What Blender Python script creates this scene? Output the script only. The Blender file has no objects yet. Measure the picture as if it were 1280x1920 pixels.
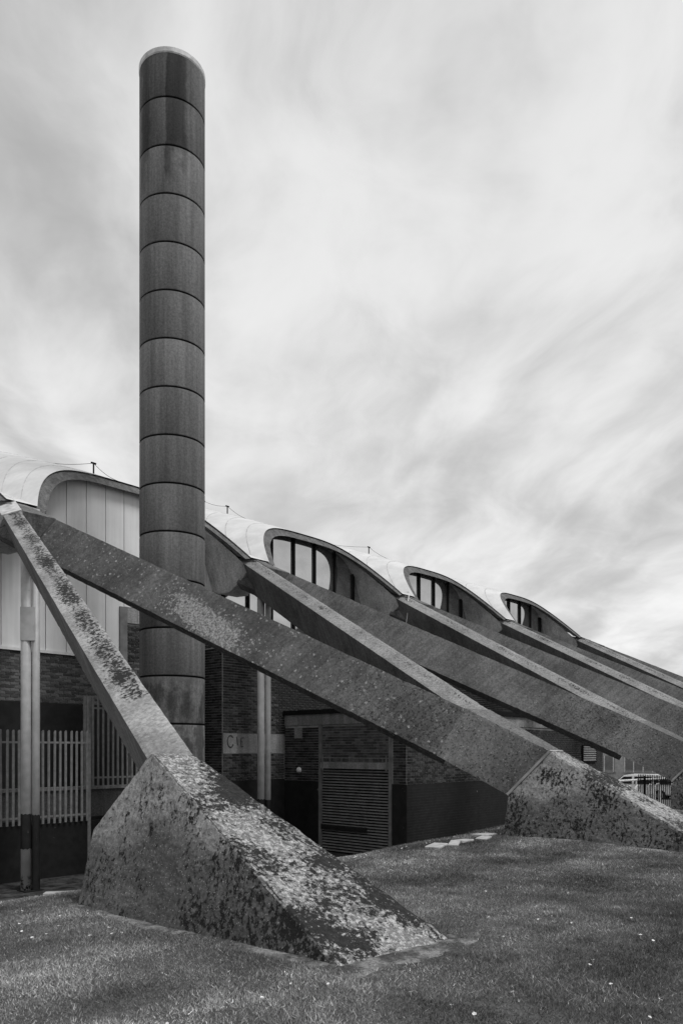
import bpy, bmesh, math, random
import numpy as np
from mathutils import Vector, Matrix, noise
random.seed(7); RNG = np.random.default_rng(7)
SC = bpy.context.scene
COL = SC.collection
# World frame: x runs along the hall, y runs inward from the lawn to the hall, z = 0 is the lawn.
TH = math.radians(42.311)
EYE = 1.296
# ------------------------------------------------------------------ camera
cam_d = bpy.data.cameras.new('camera'); cam = bpy.data.objects.new('camera', cam_d); COL.objects.link(cam)
cam.location = (0, 0, EYE); cam.rotation_euler = (math.pi/2, 0, TH - math.pi/2)
cam_d.sensor_width = 36; cam_d.lens = 36*1461.9/1920; cam_d.shift_y = 445.5/1920
cam_d.clip_start = .05; cam_d.clip_end = 3000
SC.camera = cam
# ------------------------------------------------------------------ light
SUN_TO = Vector((.12, -.62, 1.0)).normalized()
sun_d = bpy.data.lights.new('sun', 'SUN'); sun = bpy.data.objects.new('sun', sun_d); COL.objects.link(sun)
sun_d.energy = 2.2; sun_d.angle = math.radians(20); sun_d.color = (1, 1, 1)
sun.rotation_euler = SUN_TO.to_track_quat('Z', 'Y').to_euler(); sun.location = (-8, -16, 30)
SC.view_settings.view_transform = 'Standard'; SC.view_settings.look = 'None'
SC.view_settings.exposure = 0; SC.view_settings.gamma = 1
SC.view_settings.use_curve_mapping = False

class NT:
    """small helper around a node tree"""
    def __init__(s, tree): s.t = tree; s.n = tree.nodes; s.l = tree.links
    def new(s, typ, **kw):
        n = s.n.new(typ)
        for k, v in kw.items(): setattr(n, k, v)
        return n
    def put(s, sock, v):
        if hasattr(v, 'is_linked'): s.l.new(v, sock)
        elif v is not None: sock.default_value = v
    def math(s, op, a, b=None, c=None, clamp=False):
        n = s.new('ShaderNodeMath', operation=op, use_clamp=clamp)
        for i, v in enumerate((a, b, c)): s.put(n.inputs[i], v)
        return n.outputs[0]
    def add(s, a, b): return s.math('ADD', a, b)
    def mul(s, a, b): return s.math('MULTIPLY', a, b)
    def sub(s, a, b): return s.math('SUBTRACT', a, b)
    def ramp(s, v, lo, hi, a=0., b=1.):
        n = s.new('ShaderNodeMapRange', clamp=True, interpolation_type='SMOOTHSTEP')
        for i, q in enumerate((v, lo, hi, a, b)): s.put(n.inputs[i], q)
        return n.outputs[0]
    def mix(s, fac, a, b):
        n = s.new('ShaderNodeMix', data_type='FLOAT')
        s.put(n.inputs[0], fac); s.put(n.inputs[2], a); s.put(n.inputs[3], b); return n.outputs[0]
    def noise(s, vec, scale, detail=4, rough=.55, dist=0.):
        n = s.new('ShaderNodeTexNoise', noise_dimensions='3D')
        s.put(n.inputs['Vector'], vec)
        n.inputs['Scale'].default_value = scale; n.inputs['Detail'].default_value = detail
        n.inputs['Roughness'].default_value = rough; n.inputs['Distortion'].default_value = dist
        return n.outputs['Fac']
    def voro(s, vec, scale):
        n = s.new('ShaderNodeTexVoronoi', voronoi_dimensions='3D', feature='F1')
        s.put(n.inputs['Vector'], vec); n.inputs['Scale'].default_value = scale
        return n.outputs['Distance'], n.outputs['Color']
    def mapv(s, vec, scale=(1,1,1), loc=(0,0,0), rot=(0,0,0)):
        n = s.new('ShaderNodeMapping')
        s.put(n.inputs[0], vec); n.inputs[1].default_value = loc; n.inputs[2].default_value = rot; n.inputs[3].default_value = scale
        return n.outputs[0]
    def xyz(s, v):
        n = s.new('ShaderNodeSeparateXYZ'); s.put(n.inputs[0], v); return n.outputs
    def comb(s, x, y, z):
        n = s.new('ShaderNodeCombineXYZ')
        for i, v in enumerate((x, y, z)): s.put(n.inputs[i], v)
        return n.outputs[0]
    def obj(s): return s.new('ShaderNodeTexCoord').outputs['Object']
    def normal(s): return s.xyz(s.new('ShaderNodeNewGeometry').outputs['Normal'])
    def pos(s): return s.new('ShaderNodeNewGeometry').outputs['Position']
    def rnd(s): return s.new('ShaderNodeObjectInfo').outputs['Random']
    def attr(s, name): return s.new('ShaderNodeAttribute', attribute_name=name)
    def bump(s, h, strength=.5, dist=.01):
        n = s.new('ShaderNodeBump'); n.inputs['Strength'].default_value = strength; n.inputs['Distance'].default_value = dist
        s.put(n.inputs['Height'], h); return n.outputs[0]

# ------------------------------------------------------------------ sky: grey overcast, long streaked clouds
W = bpy.data.worlds.new('World'); SC.world = W; W.use_nodes = True
w = NT(W.node_tree); w.n.clear()
sky = w.new('ShaderNodeTexSky', sky_type='NISHITA', sun_disc=False)
sky.sun_elevation = math.asin(SUN_TO.z); sky.sun_rotation = math.atan2(SUN_TO.x, SUN_TO.y)
bw = w.new('ShaderNodeRGBToBW'); w.l.new(sky.outputs[0], bw.inputs[0])
clear = w.mul(bw.outputs[0], .1)
d = w.xyz(w.new('ShaderNodeTexCoord').outputs['Generated'])
dz = w.add(w.math('MAXIMUM', d[2], 0.), .16)
pl = w.comb(w.math('DIVIDE', d[0], dz), w.math('DIVIDE', d[1], dz), 0.)
pv = w.mapv(pl, rot=(0, 0, -TH - .12))
warp = w.noise(w.mapv(pv, (.8, .8, 1), (3.1, 8.2, 0)), 1.6, 3)
pw = w.new('ShaderNodeVectorMath', operation='ADD'); w.put(pw.inputs[0], pv)
w.put(pw.inputs[1], w.comb(w.mul(warp, .5), w.mul(warp, .35), 0.))
streak = w.noise(w.mapv(pw.outputs[0], (.55, 2.0, 1), (2.9, 4.4, 0)), 1.5, 5, .5)
big = w.noise(w.mapv(pw.outputs[0], (.6, .8, 1), (6.1, 3.4, 2)), 1.1, 3, .5)
puff = w.noise(w.mapv(pw.outputs[0], (.9, 1.3, 1), (9.4, 2.7, 5)), 2.6, 8, .58, .3)
cl = w.add(w.add(w.mul(streak, .42), w.mul(big, .36)), w.mul(puff, .40))
val = w.ramp(cl, .43, .73, .46, .84)
hz = w.ramp(d[2], .05, .62, .12, -.02)
thin = w.ramp(puff, .62, .8, 0., .35)
out = w.mix(thin, w.add(val, hz), w.math('MINIMUM', w.add(clear, .35), .9))
bg = w.new('ShaderNodeBackground'); w.l.new(w.comb(out, out, out), bg.inputs[0]); bg.inputs[1].default_value = 1.
wo = w.new('ShaderNodeOutputWorld'); w.l.new(bg.outputs[0], wo.inputs[0])

# ------------------------------------------------------------------ materials (all grey: the photograph is black and white)
def material(name, rough=.9, spec=.25, metallic=0.):
    m = bpy.data.materials.new(name); m.use_nodes = True
    t = NT(m.node_tree); b = t.n['Principled BSDF']
    b.inputs['Roughness'].default_value = rough; b.inputs['Specular IOR Level'].default_value = spec
    b.inputs['Metallic'].default_value = metallic
    return m, t, b
def setc(t, b, v):
    t.l.new(t.comb(v, v, v), b.inputs['Base Color']) if hasattr(v, 'is_linked') else setattr(b.inputs['Base Color'], 'default_value', (v, v, v, 1))
def plain(name, v, rough=.8, spec=.3, metallic=0., vary=.25, scale=6., streak=.0):
    m, t, b = material(name, rough, spec, metallic)
    o = t.pos(); n = t.noise(o, scale, 5); k = t.ramp(n, .25, .75, 1-vary, 1+vary)
    if streak:
        s = t.noise(t.mapv(o, (9, 9, .5)), 1., 4); k = t.mul(k, t.ramp(s, .3, .7, 1-streak, 1+streak*.5))
    setc(t, b, t.mul(k, v)); t.l.new(t.bump(t.noise(o, 60, 3), .15, .003), b.inputs['Normal'])
    return m

def concrete(name, base, streak=.35, speck=.5, moss=0., pits=.3, rnd=0.):
    m, t, b = material(name)
    o = t.pos()
    v = t.ramp(t.noise(o, 1.1, 6, .6), .25, .75, .72, 1.25)
    v = t.mul(v, t.ramp(t.noise(t.mapv(o, (7, 7, .45)), 1., 5, .6), .3, .72, 1+streak*.4, 1-streak))
    v = t.mul(v, t.ramp(t.noise(o, 22, 7, .78), .3, .7, .65, 1.35))
    v = t.mul(v, base)
    if rnd: v = t.mul(v, t.ramp(t.rnd(), 0, 1, 1-rnd, 1+rnd))
    dist, colr = t.voro(o, 34); cr = t.xyz(colr)
    sp = t.mul(t.ramp(cr[0], .80, .82), t.ramp(dist, .34, .2)); v = t.mix(t.mul(sp, speck), v, .5)
    pit = t.ramp(t.noise(o, 26, 7, .75), .555, .59); v = t.mix(t.mul(pit, pits), v, .02)
    if moss:
        area = t.noise(t.mapv(o, (1, 1, 1), (3, 1, 8)), 1.6, 4)
        clump = t.noise(o, 15, 7, .68)
        k = t.ramp(t.add(clump, t.mul(area, .7)), .96-moss*.12, .99-moss*.12); v = t.mix(t.mul(k, .93), v, .012)
    setc(t, b, v)
    t.l.new(t.bump(t.add(t.noise(o, 70, 4, .7), t.noise(o, 16, 4)), .5, .008), b.inputs['Normal'])
    return m

def leg_concrete(name, base, moss, clean_from=99., splash=None, stripe=.10):
    """strut concrete; the attribute lc holds (metres down the strut, metres across the face, face number)"""
    m, t, b = material(name)
    o = t.pos(); lc = t.xyz(t.attr('lc').outputs['Vector']); al, ac, fc = lc[0], lc[1], lc[2]
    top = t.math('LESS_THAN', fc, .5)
    v = t.ramp(t.noise(o, 1.1, 7, .65), .25, .75, .62, 1.38)
    rain = t.noise(t.comb(t.add(t.mul(al, 9.), t.mul(ac, 3.)), t.mul(ac, .9), fc), 1., 5, .62)
    v = t.mul(v, t.mix(top, t.ramp(rain, .3, .72, 1.15, .78), 1.))
    v = t.mul(v, t.ramp(t.noise(o, 20, 7, .78), .3, .7, .6, 1.4))
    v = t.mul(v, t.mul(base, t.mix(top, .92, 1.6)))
    dist, colr = t.voro(o, 30); cr = t.xyz(colr)
    v = t.mix(t.mul(t.mul(t.ramp(cr[0], .90, .92), t.ramp(dist, .34, .2)), .5), v, .4)
    # lichen rosettes on the side faces
    wv = t.new('ShaderNodeVectorMath', operation='ADD'); t.put(wv.inputs[0], o)
    nz_ = t.new('ShaderNodeTexNoise'); t.put(nz_.inputs['Vector'], o); nz_.inputs['Scale'].default_value = 22.; nz_.inputs['Detail'].default_value = 4.
    sc_ = t.new('ShaderNodeVectorMath', operation='SCALE'); t.l.new(nz_.outputs['Color'], sc_.inputs[0]); sc_.inputs['Scale'].default_value = .07; t.l.new(sc_.outputs[0], wv.inputs[1])
    big, bc = t.voro(wv.outputs[0], 17); bcr = t.xyz(bc)
    area = t.noise(o, .9, 3)
    if splash:
        s0, s1, c0 = splash
        g = t.math('ABSOLUTE', t.sub(al, s0)); area2 = t.ramp(g, s1, s1*.15)
        area2 = t.mul(area2, t.ramp(t.math('ABSOLUTE', t.sub(t.add(ac, t.mul(t.sub(al, s0), -.16)), c0)), .5, .1))
        ros = t.ramp(t.add(t.noise(o, 12, 8, .74), t.mul(area2, .36)), .74, .80)
        ros = t.math('MAXIMUM', ros, t.mul(t.ramp(t.add(bcr[0], t.mul(area2, .55)), .86, .9), t.ramp(big, .5, .3)))
        v = t.mix(t.mul(t.mul(ros, t.sub(1., top)), .8), v, t.ramp(t.noise(o, 26, 6, .75), .35, .65, .10, .48))
    ros = t.mul(t.ramp(t.add(bcr[1], t.mul(area, .3)), 1.12, 1.14), t.ramp(big, .30, .2))
    v = t.mix(t.mul(ros, .28), v, .3)
    # black moss clumps on the upper face
    mm = t.add(t.noise(o, 21, 9, .76), t.mul(t.noise(o, 1.3, 3), .30))
    st = t.ramp(t.math('ABSOLUTE', t.sub(ac, .22)), stripe*1.8, .02, 0., .17)
    k = t.ramp(t.add(t.add(mm, st), moss), .90, .925)
    k = t.mul(k, t.mul(top, t.ramp(al, clean_from, clean_from-.04)))
    if clean_from > 50: k = t.math('MAXIMUM', k, t.mul(t.sub(1., top), t.mul(t.ramp(t.add(t.noise(o, 27, 7, .75), t.ramp(al, 6.5, 11.2, 0., .085)), .625, .66), .85)))
    v = t.mix(t.mul(k, .95), v, .011)
    lightl = t.mul(t.mul(top, t.ramp(t.noise(o, 30, 5, .7), .52, .6)), t.ramp(al, clean_from, clean_from-.04))
    v = t.mix(t.mul(lightl, t.mul(t.sub(1., k), .45)), v, .42)
    setc(t, b, v)
    t.l.new(t.bump(t.add(t.noise(o, 70, 4, .7), t.mul(k, 1.2)), .5, .01), b.inputs['Normal'])
    return m

def block_concrete(name, base, side=1.15):
    """old footing: lichen speckle, black moss on the upward face and in pits on the sides"""
    m, t, b = material(name)
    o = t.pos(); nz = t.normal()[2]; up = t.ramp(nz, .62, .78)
    v = t.ramp(t.noise(o, .8, 5, .6), .25, .75, .72, 1.3)
    v = t.mul(v, t.ramp(t.noise(o, 30, 5, .72), .25, .75, .55, 1.45))
    z = t.xyz(o)[2]
    # soil splash and damp band on the lower sides with its own wavy upper limit
    damp = t.ramp(t.add(z, t.mul(t.sub(t.noise(o, 1.3, 5), .5), .9)), .42, .78)
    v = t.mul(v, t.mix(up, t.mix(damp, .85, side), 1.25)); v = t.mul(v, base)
    lich = t.ramp(t.noise(t.mapv(o, (1, 1, 1), (7, 2, 4)), 26, 6, .75), .47, .58)
    v = t.mix(t.mul(lich, t.mix(up, t.mul(damp, .30), .75)), v, t.ramp(t.noise(o, 75, 3, .7), .3, .7, .28, .78))
    dist, colr = t.voro(o, 75); cr = t.xyz(colr)
    v = t.mix(t.mul(t.mul(t.ramp(cr[0], .78, .8), t.ramp(dist, .36, .2)), .7), v, .5)
    area = t.noise(t.mapv(o, (1, 1, 1), (2.2, 5.1, .6)), 1.25, 4, .55)
    clump = t.noise(t.mapv(o, (1, 1, 1.), (1, 4, 2)), 24, 9, .78)
    ktop = t.ramp(t.add(clump, t.mul(t.sub(area, .5), .95)), .495, .515)
    pits = t.noise(t.mapv(o, (1.1, 1.1, .9), (5, 5, 5)), 22, 9, .78)
    front = t.ramp(t.xyz(o)[1], 5.0, 3.3, -.01, .06)   # moss is thickest towards the low toe of the footing
    kside = t.ramp(t.add(t.add(pits, front), t.mul(t.sub(area, .5), .55)), .545, .572)
    k = t.mix(up, kside, ktop)
    v = t.mix(t.mul(k, .95), v, .011)
    setc(t, b, v)
    h = t.add(t.noise(o, 55, 5, .75), t.mul(k, 1.6))
    t.l.new(t.bump(t.add(h, t.noise(o, 18, 4)), .8, .014), b.inputs['Normal'])
    return m

CHX = (323.5-640)/1461.9*18.15
def chimney_concrete():
    m, t, b = material('chimney_concrete')
    o = t.pos(); r = t.rnd()
    c = t.mapv(o, (1, 1, 1))
    v = t.ramp(t.noise(t.comb(t.mul(t.xyz(o)[0], 1.7), t.mul(t.xyz(o)[1], 1.7), t.mul(r, 40.)), 1., 3), .3, .7, .72, 1.22)
    v = t.mul(v, t.ramp(t.noise(t.mapv(o, (14, 14, .5)), 1., 5, .6), .3, .7, 1.12, .82))
    v = t.mul(v, t.ramp(t.noise(o, 22, 6, .75), .3, .7, .72, 1.28))
    v = t.mul(v, t.ramp(r, 0, 1, .88, 1.1))
    hi = t.ramp(t.xyz(o)[2], 14.5, 18.2, 1., .8); v = t.mul(v, hi)     # soot towards the flue mouth
    lo = t.ramp(t.xyz(o)[2], 2.7, 2.9, 1., 0.)                          # patchy damp lower drums
    pat = t.ramp(t.noise(t.mapv(o, (2.2, 2.2, 1.2)), 1.4, 5, .6), .42, .6, .5, 1.25)
    v = t.mul(v, t.mix(lo, 1., pat)); v = t.mul(v, .135)
    xr = t.sub(t.add(t.mul(t.xyz(o)[0], math.sin(TH)), t.mul(t.xyz(o)[1], -math.cos(TH))), CHX)   # rain run-off stain down one side of the upper drums
    wob = t.mul(t.sub(t.noise(t.mapv(o, (2, 2, 1)), 1.5, 4), .5), .3)
    stn = t.mul(t.ramp(t.add(xr, wob), .0, .04), t.ramp(t.add(xr, wob), .5, .38)); stn = t.mul(stn, t.ramp(t.add(t.xyz(o)[2], t.mul(wob, 8.)), 13.9, 14.9))
    st2 = t.mul(t.ramp(t.add(xr, wob), -.62, -.56), t.ramp(t.add(xr, wob), -.34, -.42)); st2 = t.mul(st2, t.ramp(t.add(t.xyz(o)[2], t.mul(wob, 8.)), 13.6, 14.8))
    v = t.mul(v, t.sub(1., t.mul(t.math('MAXIMUM', stn, t.mul(st2, .8)), .6)))
    setc(t, b, v); t.l.new(t.bump(t.noise(o, 60, 4, .7), .35, .006), b.inputs['Normal'])
    return m

def brick_mat(name, base, var):
    m, t, b = material(name, .85, .2)
    o = t.pos(); v = t.mul(t.ramp(t.rnd(), 0, 1, 1-var, 1+var), base)
    # faces joined in one mesh vary brick by brick through a stepped noise
    v = t.mul(v, t.ramp(t.noise(o, 5.5, 2), .3, .7, .8, 1.2)); v = t.mul(v, t.ramp(t.noise(o, 60, 3), .3, .7, .8, 1.2))
    setc(t, b, v); return m

def paint_black():
    m, t, b = material('black_paint', .6, .3)
    o = t.pos()
    fl = t.ramp(t.add(t.noise(t.mapv(o, (1, 1, .7)), 7, 7, .7), t.mul(t.noise(o, .8, 2), .25)), .82, .84)
    setc(t, b, t.mix(fl, t.ramp(t.noise(o, 5, 4), .3, .7, .008, .016), .3)); return m

def column_paint():
    m, t, b = material('column_paint', .45, .4)
    o = t.pos(); z = t.xyz(o)[2]
    v = t.ramp(t.noise(o, 5, 5), .3, .7, .36, .46)
    ch = t.ramp(t.noise(o, 12, 6, .7), .70, .72); v = t.mix(ch, v, .03)
    low = t.ramp(t.add(z, t.mul(t.sub(t.noise(o, 9, 5), .5), .25)), -1.45, -1.3, 1., 0.)
    v = t.mix(t.mul(low, t.ramp(t.noise(o, 11, 6, .7), .5, .55)), v, .03)
    setc(t, b, v); return m

def grass_mat():
    m, t, b = material('grass_blades', .7, .2)
    a = t.xyz(t.attr('tone').outputs['Vector'])[0]
    setc(t, b, a)
    tr = t.new('ShaderNodeBsdfTranslucent'); t.l.new(t.comb(a, a, a), tr.inputs[0])
    mx = t.new('ShaderNodeMixShader'); mx.inputs[0].default_value = .25
    t.l.new(b.outputs[0], mx.inputs[1]); t.l.new(tr.outputs[0], mx.inputs[2])
    t.l.new(mx.outputs[0], t.n['Material Output'].inputs[0]); return m

def ground_mat():
    m, t, b = material('lawn_ground', .95, .1)
    o = t.pos(); y = t.xyz(o)[1]
    v = t.ramp(t.noise(o, 30, 6, .7), .25, .75, .04, .12)
    v = t.mul(v, t.ramp(t.noise(o, .7, 4), .3, .7, .75, 1.3))
    yard = t.ramp(y, 11., 12.5); v = t.mix(yard, v, t.ramp(t.noise(o, 4, 8, .75), .35, .65, .015, .09)); v = t.mix(t.ramp(t.xyz(o)[0], 30., 33.), v, t.ramp(t.noise(o, 8, 5), .3, .7, .14, .2))
    setc(t, b, v); t.l.new(t.bump(t.noise(o, 45, 5, .7), .8, .02), b.inputs['Normal']); return m

M = {}
M['block'] = block_concrete('mossy_block_concrete', .135, 2.0)
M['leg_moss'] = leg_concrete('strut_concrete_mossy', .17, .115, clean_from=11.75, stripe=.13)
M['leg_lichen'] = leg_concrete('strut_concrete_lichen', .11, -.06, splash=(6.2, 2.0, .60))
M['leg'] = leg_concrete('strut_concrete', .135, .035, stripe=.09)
M['stub'] = concrete('stub_concrete', .135, .2, .5, 0., .95)
M['ledge'] = concrete('ledge_concrete', .09, .2, .2, 0., .5)
M['conc'] = concrete('cast_concrete', .17, .35, .3, 0, .2)
M['rib'] = concrete('rib_concrete', .13, .4, .25, 0., .4)
M['soffit'] = concrete('soffit_concrete', .42, .25, .05, 0, .05)
M['band'] = concrete('band_concrete', .24, .3, .1, 0, .1)
M['joint'] = plain('joint_sealant', .30, .8, vary=.4)
M['chimney'] = chimney_concrete()
M['dark'] = plain('dark_gap', .012, .9, .1)
M['roof'] = plain('pale_roof_membrane', .60, .55, .4, 0, .12, 1.3, .04)
M['seam'] = plain('roof_seam', .46, .6)
M['flash'] = plain('lead_flashing', .5, .5, .4, 0, .3)
M['panel'] = plain('pale_panel', .74, .45, .4, 0, .06, 1.2, .07)
M['brick'] = brick_mat('brown_brick', .085, .45)
M['brick_dark'] = brick_mat('dark_brick', .045, .55)
M['mortar'] = plain('mortar', .33, .95, .1)
M['black'] = paint_black()
M['column'] = column_paint()
M['galv'] = plain('galvanised_steel', .19, .6, .4, 0, .25, 9)
M['frame'] = plain('grey_frame_paint', .16, .6, .3)
M['louvre'] = plain('louvre_steel', .20, .5, .4)
M['white'] = plain('white_plastic', .6, .5)
M['ground'] = ground_mat()
m_, t_, b_ = material('bare_soil', .95, .1); o_ = t_.pos()
v_ = t_.mix(t_.ramp(t_.noise(o_, 3.2, 6, .7), .42, .6), t_.ramp(t_.noise(o_, 40, 5, .7), .3, .7, .03, .10), t_.ramp(t_.noise(o_, 40, 5, .7), .3, .7, .13, .30))
setc(t_, b_, v_); t_.l.new(t_.bump(t_.noise(o_, 50, 5, .7), .8, .012), b_.inputs['Normal']); M['soil'] = m_
M['slab'] = plain('paving_slab', .40, .9, .2, 0, .25, 9)
M['grass'] = grass_mat()
M['carpaint'] = plain('white_car_paint', .75, .25, .5, 0, .03)
M['rubber'] = plain('tyre_rubber', .02, .8)
M['farbrick'] = plain('pale_far_brick', .34, .9, .2, 0, .2, 4)
def glass():
    m, t, b = material('mirror_glass', .04, .8, .9)
    setc(t, b, t.ramp(t.noise(t.pos(), 1.5, 4), .3, .7, .44, .52)); return m
M['glass'] = glass()
m_, t_, b_ = material('car_glass', .05, .6); setc(t_, b_, .02); M['carglass'] = m_

# ------------------------------------------------------------------ object helpers
def tag(o, label=None, cat=None, group=None, kind=None):
    for k, v in (('label', label), ('category', cat), ('group', group), ('kind', kind)):
        if v: o[k] = v
    if label and not kind: o['kind'] = 'thing'
    return o
def put(o, parent=None):
    COL.objects.link(o)
    if parent is not None:
        o.parent = parent; o.matrix_parent_inverse = WM[parent.name].inverted()
    WM[o.name] = o.matrix_basis.copy() if parent is None else WM0
    return o
WM = {}; WM0 = Matrix.Identity(4)
def empty(name, loc, label, cat, group=None):
    o = bpy.data.objects.new(name, None); o.location = loc; o.empty_display_size = .3
    COL.objects.link(o); WM[o.name] = Matrix.Translation(loc)
    return tag(o, label, cat, group, 'thing')
def mesh(name, v, f, mat, parent=None, smooth=False):
    me = bpy.data.meshes.new(name); me.from_pydata([tuple(map(float, q)) for q in v], [], f); me.validate(); me.update()
    me.materials.append(M[mat])
    if smooth: me.polygons.foreach_set('use_smooth', [True]*len(me.polygons))
    o = bpy.data.objects.new(name, me); return put(o, parent)
class MB:
    def __init__(s): s.v = []; s.f = []
    def add(s, v, f):
        b = len(s.v); s.v += [tuple(q) for q in v]; s.f += [tuple(i+b for i in q) for q in f]; return s
    def box(s, x0, x1, y0, y1, z0, z1):
        return s.add([(x0,y0,z0),(x1,y0,z0),(x1,y1,z0),(x0,y1,z0),(x0,y0,z1),(x1,y0,z1),(x1,y1,z1),(x0,y1,z1)],
                     [(3,2,1,0),(4,5,6,7),(0,1,5,4),(1,2,6,5),(2,3,7,6),(3,0,4,7)])
    def hexa(s, p): return s.add(p, [(3,2,1,0),(4,5,6,7),(0,1,5,4),(1,2,6,5),(2,3,7,6),(3,0,4,7)])
    def tube(s, a, b, r, n=10, r2=None):
        a = Vector(a); b = Vector(b); dv = (b-a).normalized(); e = dv.orthogonal().normalized(); g = dv.cross(e)
        r2 = r if r2 is None else r2; v = []
        for q, rr in ((a, r), (b, r2)):
            for i in range(n):
                an = 2*math.pi*i/n; v.append(q + (e*math.cos(an)+g*math.sin(an))*rr)
        f = [(i, (i+1) % n, n+(i+1) % n, n+i) for i in range(n)] + [tuple(range(n-1, -1, -1)), tuple(range(n, 2*n))]
        return s.add(v, f)
    def path(s, pts, r, n=6):
        for a, b in zip(pts, pts[1:]): s.tube(a, b, r, n)
        return s
    def build(s, name, mat, parent=None, smooth=False): return mesh(name, s.v, s.f, mat, parent, smooth)

def rough_quads(name, verts, quads, mat, parent, cuts, amp, scale=7., lc=None):
    """closed shape of quads, finely subdivided and roughened like weathered concrete"""
    bm = bmesh.new(); vs = [bm.verts.new(v) for v in verts]
    for q in quads: bm.faces.new([vs[i] for i in q])
    bmesh.ops.recalc_face_normals(bm, faces=bm.faces)
    bmesh.ops.subdivide_edges(bm, edges=bm.edges, cuts=cuts, use_grid_fill=True)
    bm.normal_update()
    for v in bm.verts:
        p = v.co; k = noise.fractal(p*scale, .9, 2.1, 5) * amp + noise.noise(p*1.7)*amp*1.2
        fn = [f.normal for f in v.link_faces]
        if any(a_.dot(fn[0]) < .97 for a_ in fn): k -= amp*(.8+1.6*max(0, noise.noise(p*9+Vector((5, 5, 5)))))
        v.co = p + v.normal*k
    me = bpy.data.meshes.new(name); bm.to_mesh(me); bm.free(); me.materials.append(M[mat])
    return put(bpy.data.objects.new(name, me), parent)

# ------------------------------------------------------------------ ground
def sstep(x, a, b):
    k = np.clip((x-a)/(b-a), 0, 1); return k*k*(3-2*k)
def G(a, m):
    a = np.asarray(a, float); m = np.asarray(m, float)
    und = .025*np.sin(a*.9+1)*np.cos(m*.7) + .02*np.sin(a*.37+m*.51) + .012*np.sin(a*2.3-m*1.9)
    near = sstep(np.hypot(a-10, m-6), 60, 20)
    crest = 6.35 + .25*np.sin(a*.55+.6)
    dr = np.clip(m-crest, 0, None)
    drop = 1.66*sstep(dr, -.3, 6.2)
    return und*near*(1-sstep(dr, 2, 6)) - drop
def axis(lo, hi, f0, f1, fine):
    core = np.arange(f0, f1+1e-6, fine)
    k = np.geomspace(1, 1+(f0-lo), 22)-1; l = f0-k[1:][::-1]
    k = np.geomspace(1, 1+(hi-f1), 26)-1; r = f1+k[1:]
    return np.concatenate([l, core, r])
ax = axis(-700, 900, -4, 22, .22); ay = axis(-700, 900, -4, 16, .22)
gx, gy = np.meshgrid(ax, ay); gz = G(gx, gy)
nx, ny = len(ax), len(ay)
gv = np.stack([gx.ravel(), gy.ravel(), gz.ravel()], 1)
gf = [(j*nx+i, j*nx+i+1, (j+1)*nx+i+1, (j+1)*nx+i) for j in range(ny-1) for i in range(nx-1)]
tag(mesh('ground', gv, gf, 'ground', None, True), kind='structure')

# ------------------------------------------------------------------ frame of the struts
LB = 6.9
NA, NM, NZ = 7.862, 16.898, 6.699
JA0, JM, JZ = 3.9095, 5.4917, 1.2713
KM, KZ = 6.941, 1.9945
LEG_A, LEG_B, TAU = .355, .899, .421
SX, SV = -.117, -.191
def leg_frame(S, e):
    dv = (e-S).normalized(); eh = dv.cross(Vector((0, 0, 1))).normalized()
    if eh.x < 0: eh = -eh
    ev = eh.cross(dv)
    if ev.z < 0: ev = -ev
    return dv, eh, ev
def leg_section(side):
    """corner offsets (h, v): E1 low outer top, E2 high inner top, E4 inner bottom, E3 outer bottom; side -1 mirrors"""
    c, s = math.cos(TAU), math.sin(TAU)
    q = [(SX, SV), (SX+LEG_A*c, SV+LEG_A*s), (SX+LEG_A*c+LEG_B*s, SV+LEG_A*s-LEG_B*c), (SX+LEG_B*s, SV-LEG_B*c)]
    return [(x*side, v) for x, v in q]
def node(i): return Vector((NA+i*LB, NM, NZ))
def leg_line(i, side):
    """side +1: strut running to the footing of its own number, -1: to the next one"""
    S = node(i) + Vector((-.252*side, .004, .123))
    if side > 0:
        e = Vector((JA0, JM, JZ)) if i == 0 else Vector((JA0+i*LB+.20, KM, KZ))
    else: e = Vector((JA0+(i+1)*LB-.092, KM, KZ))
    return S, e
def leg_pts(i, side, dist):
    S, e = leg_line(i, side); dv, eh, ev = leg_frame(S, e)
    return [S+dv*dist+eh*x+ev*v for x, v in leg_section(side)]
STRUT_LABEL = {
 (0, 1): 'concrete strut with thick black moss along its top, landing on the free-standing mossy footing',
 (0, -1): 'concrete strut splashed with pale lichen, crossing just in front of the chimney',
 (1, 1): 'concrete strut with speckled pale top sharing the second footing with the lichen-splashed strut',
 (1, -1): 'concrete strut below the second round roof opening, streaked with pale rain stains',
 (2, 1): 'concrete strut with a white cable looped over its head and moss near the top',
 (2, -1): 'concrete strut starting under the third round roof opening counted from the chimney',
 (3, 1): 'concrete strut from the roof valley between the third and fourth roof openings',
 (3, -1): 'concrete strut leaving below the last round roof opening',
 (4, 1): 'concrete strut from the last roof valley, just under the topmost strut',
 (4, -1): 'topmost concrete strut edging the sky beyond the last roof opening'}
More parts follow.
